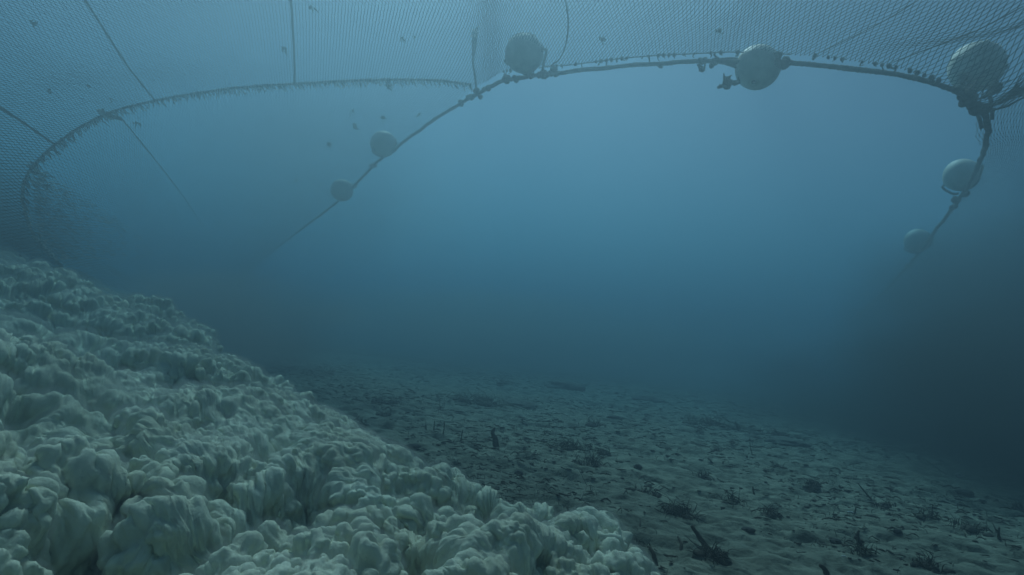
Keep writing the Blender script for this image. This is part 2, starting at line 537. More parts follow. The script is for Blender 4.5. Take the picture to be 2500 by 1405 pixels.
# left wing
seam_far_top = HLp[0]
nu_seam = 11
edc = catmull(EDp[:12][::-1], 300)                # from the headline junction down to the ground
hlL = catmull(HLp[:9][::-1], 300)                 # headline from the junction outwards
def coons(seam, head, far_bottom):
    s = np.linspace(0, 1, len(seam)); 
    S_ = lambda q: np.stack([np.interp(q, s, seam[:, k]) for k in range(3)], 1)
    h_ = np.linspace(0, 1, len(head))
    H_ = lambda r: np.stack([np.interp(r, h_, head[:, k]) for k in range(3)], 1)
    A, B = head[-1], np.asarray(far_bottom)
    def f(q, r):
        far = A + (B - A) * q[:, None]
        lin = S_(q) * (1 - r[:, None]) + far * r[:, None]
        top_lin = seam[0] * (1 - r[:, None]) + A * r[:, None]
        return lin + (1 - q[:, None]) ** 1.5 * np.clip(r[:, None] * 16, 0, 1) * (H_(r) - top_lin)
    return f
wing_l = coons(edc, hlL, (-10, 22, .02))
def wl(q, r):
    o = wing_l(q, r)
    o[:, 0] += .015 * np.sin(o[:, 1] * 4 + 3 * q) * np.clip(r * 6, 0, 1)
    return o
diamond_net(wl, 190, 240, lambda p: .0014 + .0014 * np.clip((1.2 - p[:, 2]) / .9, 0, 1) * np.clip((7 - p[:, 1]) / 2, 0, 1), 'wing_netting', M_wing)

# right wing
edr = catmull(EDp[23:], 200)
hlR = catmull(HLp[20:], 300)
wing_r = coons(edr, hlR, (10.5, 15, .02))
diamond_net(wing_r, 110, 120, .0011, 'wing_netting', M_wing)

# --- headline rope
def wander(path, a, f, s):
    n = len(path)
    t = np.linspace(0, 1, n) * f
    return path + a * np.stack([fbm(np.column_stack([t, np.full(n, 3.1 * k), np.zeros(n)]), 3, s + k) for k in range(3)], 1)
def rope(name, pts, r, parent, m=None, step=.008, lobes=3, pitch=.07, bumps=0, rough=.05, amp=.17):
    path = catmull(np.asarray(pts), step)
    n = len(path)
    path = wander(path, r * .5, n * step * 6, 7)
    rr = np.full(n, r)
    rr = rr * (1 + .12 * fbm(np.column_stack([np.arange(n) * .12, np.zeros(n), np.zeros(n)]), 3, 5))
    for c, wd, k in (bumps or []):
        rr = rr * (1 + k * np.exp(-((np.arange(n) / n - c) / wd) ** 2))
    g = Geo(); g.add(*tube(path, rr, 10, lobes, pitch, amp, rough))
    return g.build(name, m or M_rope, parent), path
hlo, hlpath = rope('headline_rope', HLp, .0128, net, rough=.09)

# spiral lashing and knotted growth clumps on the headline
def lump(c, r, squash=(1, 1, 1), seed=0, n=14, rough=.28):
    """an irregular knot: a displaced ball"""
    th = np.linspace(0, np.pi, n); ph = np.linspace(0, 2 * np.pi, n * 2, endpoint=False)
    T, Q = np.meshgrid(th, ph, indexing='ij')
    d = np.stack([np.sin(T) * np.cos(Q), np.sin(T) * np.sin(Q), np.cos(T)], -1).reshape(-1, 3)
    k = 1 + rough * fbm(d * 2.4 + seed * 3.7, 3, seed)
    v = d * k[:, None] * r * np.asarray(squash) + np.asarray(c)
    i = np.arange(n * 2 * n).reshape(n, 2 * n)
    a = i[:-1]; b = np.roll(i, -1, 1)[:-1]; c_ = np.roll(i, -1, 1)[1:]; e = i[1:]
    return v, np.stack([a, e, c_, b], -1).reshape(-1, 4)

def near_hl(px, py):
    """headline point nearest to a photo pixel"""
    rel = hlpath - CAM
    dd = rel @ FW
    x = 1250 + F * (rel @ RT) / dd; y = 702.5 - F * (rel @ UP) / dd
    return hlpath[np.argmin((x - px) ** 2 + (y - py) ** 2)]

knots = [(912, 405, .034), (1128, 252, .03), (1150, 240, .036), (1168, 232, .04), (1190, 218, .034), (1232, 194, .042), (1262, 190, .03), (1300, 186, .032), (1322, 180, .045),
         (1345, 178, .036), (1362, 180, .026), (1610, 154, .026), (1715, 152, .028), (1745, 149, .032), (1915, 157, .042), (1900, 156, .038), (2335, 222, .03),
         (2352, 234, .036), (2368, 246, .038), (2384, 258, .04), (2396, 272, .036), (2352, 470, .042), (2340, 490, .042), (2330, 505, .034), (2232, 635, .044), (2222, 652, .04)]
for k, (px, py, r) in enumerate(knots):
    c = near_hl(px, py)
    g = Geo()
    for q in range(3):
        g.add(*lump(c + rng.normal(size=3) * r * .3, r * .85 * (.8 - .12 * q), (1, 1, 1), 3 * k + q, 12))
    g.build('rope_knot', M_knot, net)

# lacing that ties the roof netting to the headline: loops hanging from the net edge
def lacing(u0, u1, step, mfn, name, r=.0035, teeth=.03, m=None):
    us = np.arange(u0, u1, step / edlen)
    e = ed(us)
    g = Geo()
    for k, pnt in enumerate(e):
        tgt = mfn(k, pnt)
        if tgt is None: continue
        mid = (pnt + tgt) / 2 + rng.normal(size=3) * teeth * .25
        pa = catmull([pnt + rng.normal(size=3) * .004, mid, tgt], 7)
        g.add(*tube(pa, np.linspace(r * 1.5, r * .8, 7) * (.7 + .7 * rng.random()), 5, rough=.15))
        if rng.random() < .8:
            g.add(*lump(pnt, r * (2. + 1.6 * rng.random()), (1, 1, 1.2), k, 6))
    return tag(g.build(name, m or M_lace, net), kind='stuff')
def u_of(px, py):
    us = np.linspace(0, 1, 4000); e = ed(us); rel = e - CAM; dd = rel @ FW
    x = 1250 + F * (rel @ RT) / dd; y = 702.5 - F * (rel @ UP) / dd
    return us[np.argmin((x - px) ** 2 + (y - py) ** 2)]
ua, ub, uc = u_of(75, 560), u_of(1150, 206), u_of(2300, 202)
def stitch(k, pnt):
    return pnt + np.array([.02, .02, -.032]) * (.6 + .8 * rng.random()) + rng.normal(size=3) * .012
lacing(u_of(140, 640), ub, .019, stitch, 'seam_stitching', r=.0034)
lacing(u_of(140, 640) + .002, ub, .023, stitch, 'seam_stitching', r=.0034, m=M_pale)
def to_head(k, pnt):
    if rng.random() < .3: return None
    q = hlpath[np.argmin(((hlpath - pnt) ** 2).sum(1))]
    return pnt + rng.normal(size=3) * .008 + (q - pnt) * (.35 if rng.random() < .75 else 1.0)
lacing(u_of(1230, 175), uc, .034, to_head, 'headline_lacing', r=.0036)
rope('seam_rope', ed(np.linspace(u_of(150, 655), ub, 60)), .0062, net, M_lace, pitch=.05, rough=.12)
rope('edge_rope', ed(np.linspace(u_of(1330, 163), u_of(1930, 133), 40)), .0032, net, M_lace, lobes=0, rough=.15)

# seams running back over the roof: points on the roof surface
def roof_pt(px, py):
    us = np.linspace(.02, .98, 500); vs = np.linspace(0, 1, 240)
    U, V_ = np.meshgrid(us, vs)
    X = body_surf(U.ravel(), V_.ravel()); rel = X - CAM; dd = rel @ FW
    ok = dd > .3
    x = np.where(ok, 1250 + F * (rel @ RT) / np.where(ok, dd, 1), 1e6); y = np.where(ok, 702.5 - F * (rel @ UP) / np.where(ok, dd, 1), 1e6)
    return X[np.argmin((x - px) ** 2 + (y - py) ** 2)]
for pts, r in (([(185, -40), (215, 10), (262, 85), (320, 170), (378, 244)], .0062), ([(-60, 215), (0, 257), (65, 305), (135, 357)], .007),
               ([(705, -40), (712, 40), (716, 120), (720, 207)], .0070), ([(1376, -40), (1384, 40), (1386, 100), (1368, 140), (1340, 162)], .004),
               ([(2260, -10), (2160, 50), (2080, 90), (2000, 125)], .0022), ([(2500, 20), (2380, 78), (2290, 110), (2180, 150)], .0024)):
    rope('seam_rope', [roof_pt(*q) - np.array([0, 0, .004]) for q in pts], r, net, M_lace, lobes=3, pitch=.05, rough=.16)
# faint seam down the left wing
WCACHE = []
def wing_pt(px, py):
    q = np.linspace(0, 1, 200); r = np.linspace(0, 1, 300)
    if not WCACHE:
        Q, R_ = np.meshgrid(q, r); X = wl(Q.ravel(), R_.ravel()); WCACHE.append(X)
    X = WCACHE[0]; rel = X - CAM; dd = rel @ FW
    x = 1250 + F * (rel @ RT) / dd; y = 702.5 - F * (rel @ UP) / dd
    return X[np.argmin((x - px) ** 2 + (y - py) ** 2)]
rope('seam_rope', [wing_pt(*q) for q in ((290, 285), (340, 345), (400, 420), (460, 500), (520, 590))], .005, net, M_lace, rough=.15)

# slack mesh gathered in bights inside the lower left seam
for m_, cnt in ((M_pale, 620), (M_lace, 560)):
    g = Geo()
    for k in range(cnt):
        y = rng.uniform(0, 1) ** .7
        px, py = 80 + 330 * rng.random() ** 1.6 * y + 30 * y, 400 + 235 * y
        c = wing_pt(px, py) - FW * rng.uniform(.004, .035)
        L = rng.uniform(.025, .07)
        dv = RT * L - UP * L * rng.uniform(.1, .4)
        g.add(*tube(catmull([c - dv * .5, c + UP * L * rng.uniform(-.15, .2), c + dv * .5], 7), np.array([.0015, .0035, .005, .0055, .005, .0035, .0015]) * rng.uniform(.3, .6), 4, rough=.2))
    tag(g.build('gathered_mesh', m_, net), kind='stuff')

# ------------------------------------------------------------------ floats
def ball(c, r, axis, squash=1., n=48, seam=True, seed=1):
    """moulded float: a sphere with an equatorial seam and a boss with a rope hole at each pole"""
    ax = norm(np.asarray(axis, float)[None])[0]
    ref = np.array((0, 0, 1.)) if abs(ax[2]) < .9 else np.array((1., 0, 0))
    u = norm(np.cross(ax, ref)[None])[0]; w = np.cross(ax, u)
    th = np.linspace(0, np.pi, n); ph = np.linspace(0, 2 * np.pi, 2 * n, endpoint=False)
    rr = np.ones(n)
    if seam: rr += .018 * np.exp(-((th - np.pi / 2) / .035) ** 2)
    rr += -.09 * np.exp(-(th / .13) ** 2) - .09 * np.exp(-((np.pi - th) / .13) ** 2) + .03 * np.exp(-((th - .25) / .07) ** 2) + .03 * np.exp(-((np.pi - th - .25) / .07) ** 2)
    T, Q = np.meshgrid(th, ph, indexing='ij')
    k = rr[:, None] * np.ones_like(T)
    d = (np.sin(T) * np.cos(Q))[..., None] * u + (np.sin(T) * np.sin(Q))[..., None] * w + (squash * np.cos(T))[..., None] * ax
    v = (d * (k * r)[..., None]).reshape(-1, 3)
    v = v * (1 + .012 * fbm(v / r * 1.7 + seed, 3, seed))[:, None]
    i = np.arange(n * 2 * n).reshape(n, 2 * n)
    a = i[:-1]; b = np.roll(i, -1, 1)[:-1]; c_ = np.roll(i, -1, 1)[1:]; e = i[1:]
    return v + np.asarray(c), np.stack([a, e, c_, b], -1).reshape(-1, 4)

GF = 'floats along the headline rope'
def make_float(px, py, wpx, hpx, axis, label, m=M_float, R0=.125, eyes=True, lash=True, seed=1, depth=None):
    d = depth or 2 * R0 * F / ((wpx + hpx) / 2)
    c = P(px, py, d)
    t = empty('net_float', c); tag(t, label, 'float', GF)
    ax = RT * axis[0] + UP * axis[1] + FW * axis[2]; ax = ax / np.linalg.norm(ax)
    g = Geo(); g.add(*ball(c, R0, ax, seed=seed)); g.build('shell', m, t)
    if eyes:
        for s in (-1, 1):
            ring = np.stack([c + s * ax * R0 * .955 + .017 * (math.cos(a) * np.cross(ax, UP) + math.sin(a) * np.cross(ax, np.cross(ax, UP))) for a in np.linspace(0, 2 * np.pi, 15)])
            g = Geo(); g.add(*tube(ring, .006, 6)); g.build('rope_eye', M_grime, t)
    if lash:
        # a lashing over the float down to the headline
        tgt = hlpath[np.argmin(((hlpath - c) ** 2).sum(1))]
        dn = norm((tgt - c)[None])[0]
        for s in (-1, 1):
            st = c + s * ax * R0 * .93
            pa = catmull([st, st + s * ax * .03 + dn * .02, c + s * ax * R0 * .7 + dn * R0 * .85, tgt + s * ax * .05], 24)
            g = Geo(); g.add(*tube(pa, .009, 8, 3, .04, .17, .06)); g.build('lashing', M_rope, t)
    return t, c, ax, d

f1 = make_float(1280, 132, 90, 96, (.9, .1, -.4), 'grey float with netting frilled over its top, tied above the rope', M_floatd, seed=2)
f2 = make_float(1850, 165, 100, 112, (.35, .85, .4), 'smooth pale float hanging in front of the rope above open water', M_float, lash=False, seed=3)
f3 = make_float(2384, 164, 124, 112, (.75, .55, .3), 'big float wrapped in torn pale netting at the right end of the roof', M_float, seed=4, R0=.125)
f4 = make_float(2348, 428, 82, 74, (.55, .45, -.75), 'cream float with a dark rope eye below the bend of the rope', M_float, seed=5)
f5 = make_float(2240, 588, 60, 54, (.55, .45, -.6), 'small hazy float lowest on the right arm of the rope', M_float, seed=6)
f6 = make_float(936, 352, 62, 64, (.6, .5, .5), 'hazy float beside the straight slanting rope, above a knot', M_float, seed=7)
f7 = make_float(835, 465, 52, 56, (.6, .5, .5), 'faintest float, farthest down the left arm of the rope', M_float, seed=8)

# netting frill over the first float
t, c, ax, d = f1
g = Geo()
for k in range(46):
    a = rng.uniform(0, 2 * np.pi); e = rng.uniform(.15, .95)
    dv = UP * math.cos(e) + (RT * math.cos(a) + FW * math.sin(a)) * math.sin(e)
    p0 = c + dv * .127; sd = norm(np.cross(dv, rng.normal(size=3))[None])[0]
    g.add(*tube(catmull([p0 - sd * .014, p0 + dv * .006, p0 + sd * .014], 6), .0028, 5))
tag(g.build('net_frill', M_pale, t), kind='stuff')
# the torn netting round the third float
t, c, ax, d = f3
g = Geo()
sdir_ = norm((RT * .78 + UP * .55)[None])[0]
for k in range(34):
    off = rng.uniform(-1, 1)
    side = norm((np.cross(sdir_, FW) )[None])[0]
    pts = []
    l0, l1 = sorted(rng.uniform(-1.1, 1.0, 2))
    for q in np.linspace(l0, l1, 5):
        base = side * off * .11 + sdir_ * q * .12
        rem = max(0., .129 ** 2 - base.dot(base))
        pts.append(c + base - FW * math.sqrt(rem) + rng.normal(size=3) * .003)
    g.add(*tube(catmull(pts, 10), rng.uniform(.0015, .005), 5, rough=.2))
tag(g.build('torn_wrap', M_wrap, t), kind='stuff')
for k in range(5):
    a = c - UP * .10 - RT * .06 + rng.normal(size=3) * .02
    b = near_hl(2335 + 16 * k, 222 + 10 * k)
    g = Geo(); g.add(*tube(catmull([a, (a + b) / 2 + rng.normal(size=3) * .02, b], 12), np.linspace(.006, .012, 12), 6, rough=.2)); g.build('net_strand', M_knot, t)
# short ropes that hold the second float
t, c, ax, d = f2
for (a, b) in (((1740, 145), (1806, 146)), ((1750, 152), (1803, 165)), ((1898, 160), (1915, 156))):
    g = Geo(); pa = catmull([near_hl(*a), (near_hl(*a) + P(*b, d)) / 2 + UP * .004, P(*b, d)], 20)
    g.add(*tube(pa, .012, 8, 3, .05, .17, .08)); g.build('lashing', M_rope, t)

# the frayed rope tail standing up from the headline
tail = empty('rope_tail', near_hl(1160, 228))
tag(tail, 'short rope tail with a frayed white end standing up from the headline knots', 'rope')
pa = catmull([near_hl(1162, 226), P(1160, 190, 4.62), P(1155, 150, 4.6), P(1158, 112, 4.6), P(1159, 82, 4.6)], 60)
g = Geo(); g.add(*tube(pa, np.interp(np.linspace(0, 1, 60), [0, .1, .6, .75, 1], [.018, .008, .008, .015, .018]), 9, 3, .05, .17, .12)); g.build('cord', M_rope, tail)
g = Geo()
for k in range(16):
    e = pa[-1] + rng.normal(size=3) * .012
    g.add(*tube(catmull([e - UP * .03, e + UP * .015, e + UP * .03 + RT * rng.uniform(-.02, .04) + rng.normal(size=3) * .01], 6), np.linspace(.006, .002, 6), 5))
g.build('frayed_end', M_pale, tail)

# white chafed tie on the left seam
tie = empty('chafed_tie', P(270, 280, 4.74))
tag(tie, 'pale chafed rope tie on the left seam corner', 'rope tie')
for (a, b, r, m) in (((240, 270), (275, 290), .013, M_pale), ((262, 276), (298, 292), .012, M_knot), ((250, 268), (268, 286), .009, M_knot)):
    g = Geo(); g.add(*tube(catmull([P(*a, 4.7), P((a[0] + b[0]) / 2, (a[1] + b[1]) / 2 + 3, 4.68), P(*b, 4.7)], 14), r, 8, 3, .04, .2, .12)); g.build('strand', m, tie)

# ------------------------------------------------------------------ scraps of weed caught in the netting
def scrap(center, size, label, strands=5, flat=True, seed=0, dirn=None):
    t = None
    g = Geo()
    r_ = np.random.default_rng(seed + 100)
    dirn = RT * .4 - UP * .9 if dirn is None else RT * dirn[0] + UP * dirn[1]
    for k in range(strands):
        st = center + (RT * r_.normal() + UP * r_.normal()) * size * .15 + FW * r_.normal() * .01
        en = st + (dirn + .7 * (RT * r_.normal() + UP * r_.normal())) * size * r_.uniform(.22, .5) + FW * r_.normal() * size * .2
        mid = (st + en) / 2 + (RT * r_.normal() + UP * r_.normal()) * size * .18
        n = 9
        g.add(*tube(catmull([st, mid, en], n), size * np.interp(np.linspace(0, 1, n), [0, .4, 1], [.08, .13, .03]) * r_.uniform(.6, 1.2), 6, rough=.25))
    g.add(*lump(center, size * .24, (1, .7, 1), seed, 8, .5))
    return tag(g.build('weed_scrap', M_scrap, None, origin=center), label, 'weed scrap', 'weed scraps caught in the netting')
SCR = [(757, 14, .055, 'dark forked weed scrap right of the vertical roof seam'), (695, 114, .055, 'thin curled weed scrap just left of the vertical roof seam'),
       (80, 55, .045, 'small weed scrap in the roof netting at the top left corner'), (122, 217, .04, 'weed scrap above the lower left roof seam, left of its twin'),
       (215, 206, .035, 'weed scrap above the left seam corner, right of its twin'), (272, 237, .03, 'tiny weed scrap just above the chafed rope tie'),
       (1016, 86, .03, 'tiny weed speck in the netting left of the rope tail'), (985, 88, .035, 'slanting weed shred left of the rope tail'),
       (1470, 93, .04, 'slim weed shred right of the frilled float'), (1760, 72, .05, 'slanting weed shred in the roof above the smooth float')]
for k, (x, y, s, l) in enumerate(SCR):
    scrap(roof_pt(x, y) - np.array([0, 0, .012]), s, l, 3 + k % 3, seed=k)
WSC = [(868, 308, .085, 'torn triangular weed scrap above the upper hazy float'), (937, 290, .07, 'ragged weed scrap directly above the upper hazy float'),
       (951, 216, .075, 'weed strip hanging from the stitched seam'), (862, 275, .05, 'small weed flake high in the wing netting'), (803, 352, .09, 'faint upright weed strip left of the upper hazy float'),
       (337, 305, .05, 'weed fleck beside the thin wing seam'), (1025, 283, .045, 'weed fleck by the slanting rope, right of the upper float'), (725, 440, .07, 'barely visible weed strip in the hazy wing netting'),
       (118, 456, .05, 'weed shred close to the left wall seam')]
for k, (x, y, s, l) in enumerate(WSC):
    scrap(wing_pt(x, y) - FW * .02, s, l, 2 + k % 3, seed=40 + k)
scrap(P(1714, 170, 3.68), .075, 'small cross shaped weed scrap dangling under the headline rope', 5, seed=71, dirn=(0, -.3))
t = scrap(P(1775, 208, 3.45), .11, 'dark fouled tangle hanging under the left side of the smooth float', 9, seed=72, dirn=(.4, .8))
for k, (a, b, lab) in enumerate((((2440, 205), (2395, 240), 'broad dark net rag beside the wrapped float'), ((2488, 215), (2412, 265), 'narrow dark net rag at the right frame edge'),
                                 ((2500, 238), (2410, 272), 'taut dark strand running right from the rope bend'))):
    A, B = P(*a, 2.95), P(*b, 2.93)
    n = 16
    wd = [np.interp(np.linspace(0, 1, n), [0, .25, .6, 1], [.014, .026, .012, .006]), np.interp(np.linspace(0, 1, n), [0, .15, .4, 1], [.008, .02, .007, .004]), np.full(n, .0045)][k]
    g = Geo(); g.add(*tube(catmull([A, (A + B) / 2 - UP * .012, B], n), wd, 8, rough=.25))
    for q in range(3 if k < 2 else 1):
        g.add(*tube(catmull([A + rng.normal(size=3) * .02, (A + B) / 2 + rng.normal(size=3) * .02, B + rng.normal(size=3) * .01], 10), .003, 5, rough=.2))
    tag(g.build('net_rag', M_knot, None, origin=B), lab, 'net rag', 'net rags at the rope bend')

# ------------------------------------------------------------------ things lying on the seabed
def bedz(x, y): return float(bed_height(np.array([[x, y]]))[0])
def on_bed(px, py):
    q = G(px, py, 0.)
    for _ in range(3):
        q = G(px, py, bedz(q[0], q[1]))
    return q
def px_m(q):                                 # metres per photo pixel at a point
    return float((q - CAM) @ FW) / F
def blade(g, base, h, lean, r0, r_, bend=.3):
    d = np.array([lean[0], lean[1], 1.]); d /= np.linalg.norm(d)
    mid = base + d * h * .5 + r_.normal(size=3) * h * bend * .3
    tip = base + d * h + np.array([r_.normal(), r_.normal(), -.3]) * h * bend
    g.add(*tube(catmull([base - np.array([0, 0, .01]), mid, tip], 7), np.linspace(r0, r0 * .25, 7), 5, rough=.12))

def tuft(px, py, w, h, label, nb=14, mound=.35, m=M_weed, seed=0, lean=(-.2, 0)):
    """weed clump: matted base, sprigs and fallen blades; w, h in photo pixels"""
    r_ = np.random.default_rng(seed + 500)
    q = on_bed(px, py); s = px_m(q); W, Hh = w * s, h * s
    t = empty('weed_clump', q); tag(t, label, 'weed clump', 'weed clumps on the seabed')
    g = Geo()
    for k in range(max(3, int(5 * mound * 3 * max(1, W / Hh / 2)))):
        c = q + np.array([r_.normal() * W * .22, r_.normal() * W * .16, Hh * .03])
        c[2] = bedz(c[0], c[1]) + Hh * .04
        g.add(*lump(c, min(W, 1.6 * Hh) * r_.uniform(.10, .20), (1.2, .9, .5 * mound * 2.2), seed * 7 + k, 9, .55))
    for k in range(nb):
        c = q + np.array([r_.normal() * W * .25, r_.normal() * W * .2, 0]); c[2] = bedz(c[0], c[1])
        an = r_.uniform(0, 2 * np.pi)
        cc = c + np.array([math.cos(an), math.sin(an), 0]) * W * r_.uniform(.15, .4); cc[2] = bedz(cc[0], cc[1]) + .006
        g.add(*tube(catmull([c + np.array([0, 0, .012]), (c + cc) / 2 + np.array([0, 0, Hh * r_.uniform(.05, .3)]), cc], 7), np.linspace(.0024, .0009, 7), 4, rough=.2))
    tag(g.build('matted_base', m, t), kind='stuff')
    g = Geo()
    for k in range(int(nb * 1.7)):
        c = q + np.array([r_.normal() * W * .2, r_.normal() * W * .14, 0]); c[2] = bedz(c[0], c[1])
        blade(g, c, Hh * r_.uniform(.35, 1.0), (lean[0] + r_.normal() * .5, lean[1] + r_.normal() * .5), r_.uniform(.0011, .0026), r_)
    tag(g.build('sprigs', m, t), kind='stuff')
    return t

def stick(pa, pb, r, label, m=M_stick, lift=0., name='stick', cat='stick', twigs=0, seed=0, group='sticks on the seabed'):
    r_ = np.random.default_rng(seed + 900)
    A = on_bed(*pb) if lift else on_bed(*pb)
    if lift:                                  # standing: base at pb, tip above it at pa
        d = float((A - CAM) @ FW); B = P(pa[0], pa[1], d + r_.uniform(-.04, .06))
    else:
        B = on_bed(*pa); A = A + np.array([0, 0, r]); B = B + np.array([0, 0, r])
    L = np.linalg.norm(B - A)
    mid = (A + B) / 2 + r_.normal(size=3) * L * .05
    g = Geo(); pth = catmull([A - (np.array([0, 0, .012]) if lift else 0), mid, B], 18)
    g.add(*tube(pth, np.linspace(r, r * .45, 18), 7, rough=.12))
    for k in range(twigs):
        b = pth[int(r_.uniform(.2, .9) * 17)]
        g.add(*tube(catmull([b, b + r_.normal(size=3) * L * .1 + np.array([0, 0, L * .06]), b + r_.normal(size=3) * L * .2 + np.array([0, 0, L * .1])], 7), np.linspace(r * .5, r * .15, 7), 5))
    return tag(g.build(name, m, None, origin=A), label, cat, group)

T = [(1160, 985, 165, 60, 'widest far weed clump, spiky, in the middle of the seabed', 34, .4), (940, 978, 100, 34, 'low dark weed mat right of the silt crest, left of the spiky clump', 20, .35),
     (1232, 945, 46, 26, 'small hazy weed tuft behind the widest spiky clump', 10, .3), (1215, 995, 70, 26, 'low weed patch touching the right end of the spiky clump', 14, .3),
     (938, 1016, 44, 30, 'little weed tuft with a peg, below the low dark mat', 9, .35), (880, 1034, 44, 28, 'weed tuft close beside the silt cloud slope', 10, .35),
     (1388, 1098, 112, 40, 'matted weed bed with fine bristles in mid seabed', 40, .32), (1450, 1040, 50, 30, 'compact weed clump behind the bristly mat', 14, .45),
     (1447, 1150, 62, 60, 'sheaf of tall thin stems standing in a ring', 16, .12), (1470, 1108, 50, 28, 'leafy weed clump right of the bristly mat', 14, .35),
     (1655, 1256, 110, 52, 'broad dark weed clump with short shoots, right of the silt cloud end', 36, .5), (1577, 1208, 64, 34, 'low weed with a bent crest behind the pale stalk', 14, .35),
     (1740, 1040, 190, 42, 'long low weed bank fading at the right', 40, .3), (1905, 1068, 80, 30, 'blurred dark weed heap right of the long bank', 14, .35),
     (1722, 1168, 56, 26, 'flat weed saucer under two leaning twigs', 14, .3), (1905, 1158, 40, 30, 'forked weed tuft in open mud right of the flat saucer', 10, .35),
     (1985, 1186, 46, 28, 'rounded furry weed ball in the open mud', 18, .7), (2165, 1240, 60, 34, 'dark weed clump at the foot of the long slanting stick', 14, .4),
     (1790, 1236, 52, 44, 'cup shaped weed clump with upright prongs', 14, .35), (1882, 1256, 74, 40, 'weed clump with splayed arms right of the cup shaped one', 14, .4),
     (1745, 1362, 90, 54, 'large dark root mass at the base of the thick spike', 30, .55), (2262, 1272, 56, 44, 'fuzzy weed clump with one upright stem at the right', 18, .5),
     (2365, 1300, 80, 40, 'dark weed heap near the right frame edge', 16, .6), (2265, 1385, 70, 54, 'black weed mass cut by the bottom frame edge', 18, .6),
     (2105, 1352, 60, 42, 'weed skirt round the knobbly stump', 16, .4), (2488, 1250, 40, 36, 'dark weed clump cut by the right frame edge', 12, .5),
     (1755, 1102, 40, 24, 'small weed sprig mat behind the leaning twigs', 8, .3), (1560, 1330, 44, 44, 'weed sprigs against the end of the silt cloud', 12, .3)]
for k, (x, y, w, h, l, nb, md) in enumerate(T):
    tuft(x, y, w, h, l, nb, md, M_weed if k % 3 else M_weed2, seed=k)

ST = [((1075, 970), (1076, 1000), .0035, 'thin upright twig left of the bristly mat, hazy', 1), ((1040, 1030), (1041, 1050), .004, 'left one of three short upright pegs', 1),
      ((1061, 1028), (1059, 1050), .004, 'middle one of three short upright pegs', 1), ((1085, 1030), (1082, 1060), .004, 'right and tallest of three short upright pegs', 1),
      ((1130, 1050), (1126, 1072), .0035, 'branched little twig left of the bent stump', 1), ((1563, 1265), (1560, 1290), .003, 'thin stem behind the tip of the silt cloud', 1),
      ((1385, 1238), (1392, 1275), .006, 'short dark sprig stump above the silt cloud lobes', 1), ((1688, 1284), (1742, 1352), .011, 'thick dark spike leaning left out of the root mass', 1),
      ((1795, 1030), (1805, 1056), .007, 'blunt peg at the right end of the long bank', 1), ((1727, 1118), (1752, 1142), .006, 'left leaning twig above the flat saucer', 1),
      ((1768, 1126), (1762, 1142), .005, 'stub right of the leaning twig', 1), ((1838, 1188), (1846, 1214), .006, 'short upright spike behind the cup shaped clump', 1),
      ((1958, 1228), (1962, 1250), .004, 'pair stub standing in the open mud', 1), ((2090, 1238), (2086, 1252), .004, 'tiny leaning peg right of the pair stub', 1),
      ((2095, 1180), (2140, 1226), .005, 'long slanting stick with a crook at its top', 1), ((2277, 1232), (2276, 1262), .004, 'stem standing by the fuzzy clump', 1),
      ((2440, 1288), (2441, 1318), .007, 'lone straight peg near the right edge', 1), ((2002, 1380), (2022, 1405), .010, 'dark stick rising from the bottom frame edge', 1),
      ((1830, 1070), (1838, 1112), .003, 'thin bowed stem behind the two leaning twigs', 1), ((1680, 1076), (1718, 1094), .003, 'low arching stalk under the long bank', 0),
      ((1450, 1190), (1415, 1224), .0035, 'pale slanting stalk crossing the mud', 2), ((1465, 1236), (1567, 1237), .0035, 'pale stalk lying level behind the silt cloud tip', 2),
      ((1360, 1213), (1410, 1234), .003, 'dark stalk lying left of the pale slanting one', 0), ((2240, 1120), (2310, 1160), .0035, 'thin dark stalk lying in hazy mud at the right', 0),
      ((1586, 1335), (1602, 1385), .009, 'dark slanting root beside the silt cloud tip', 1), ((1655, 1310), (1663, 1345), .006, 'stubby shoot left of the thick spike', 1)]
for k, (a, b, r, l, lift) in enumerate(ST):
    stick(a, b, r, l, M_straw if lift == 2 else M_stick, lift == 1, twigs=(2 if k % 4 == 0 else 0), seed=k)

# bent stump and knobbly stump
for (x, y, hh, l, sd) in ((1212, 1090, 46, 'dark bent stump standing alone left of the bristly mat', 1), (2102, 1345, 50, 'knobbly dark stump in a weed skirt', 2)):
    q = on_bed(x, y); s = px_m(q)
    r_ = np.random.default_rng(sd)
    pth = catmull([q - np.array([0, 0, .01]), q + UP * hh * s * .35 - RT * 3 * s, q + UP * hh * s * .7 - RT * 9 * s, q + UP * hh * s - RT * 4 * s], 24)
    g = Geo(); g.add(*tube(pth, s * np.interp(np.linspace(0, 1, 24), [0, .3, .7, 1], [8, 6.5, 5, 2]), 9, rough=.16))
    for k in range(5):
        b = pth[int(r_.uniform(.1, .8) * 23)]
        g.add(*lump(b + r_.normal(size=3) * s * 4, s * 5, (1, 1, 1), sd * 10 + k, 8, .5))
    tag(g.build('stump', M_weed, None, origin=q), l, 'stump')

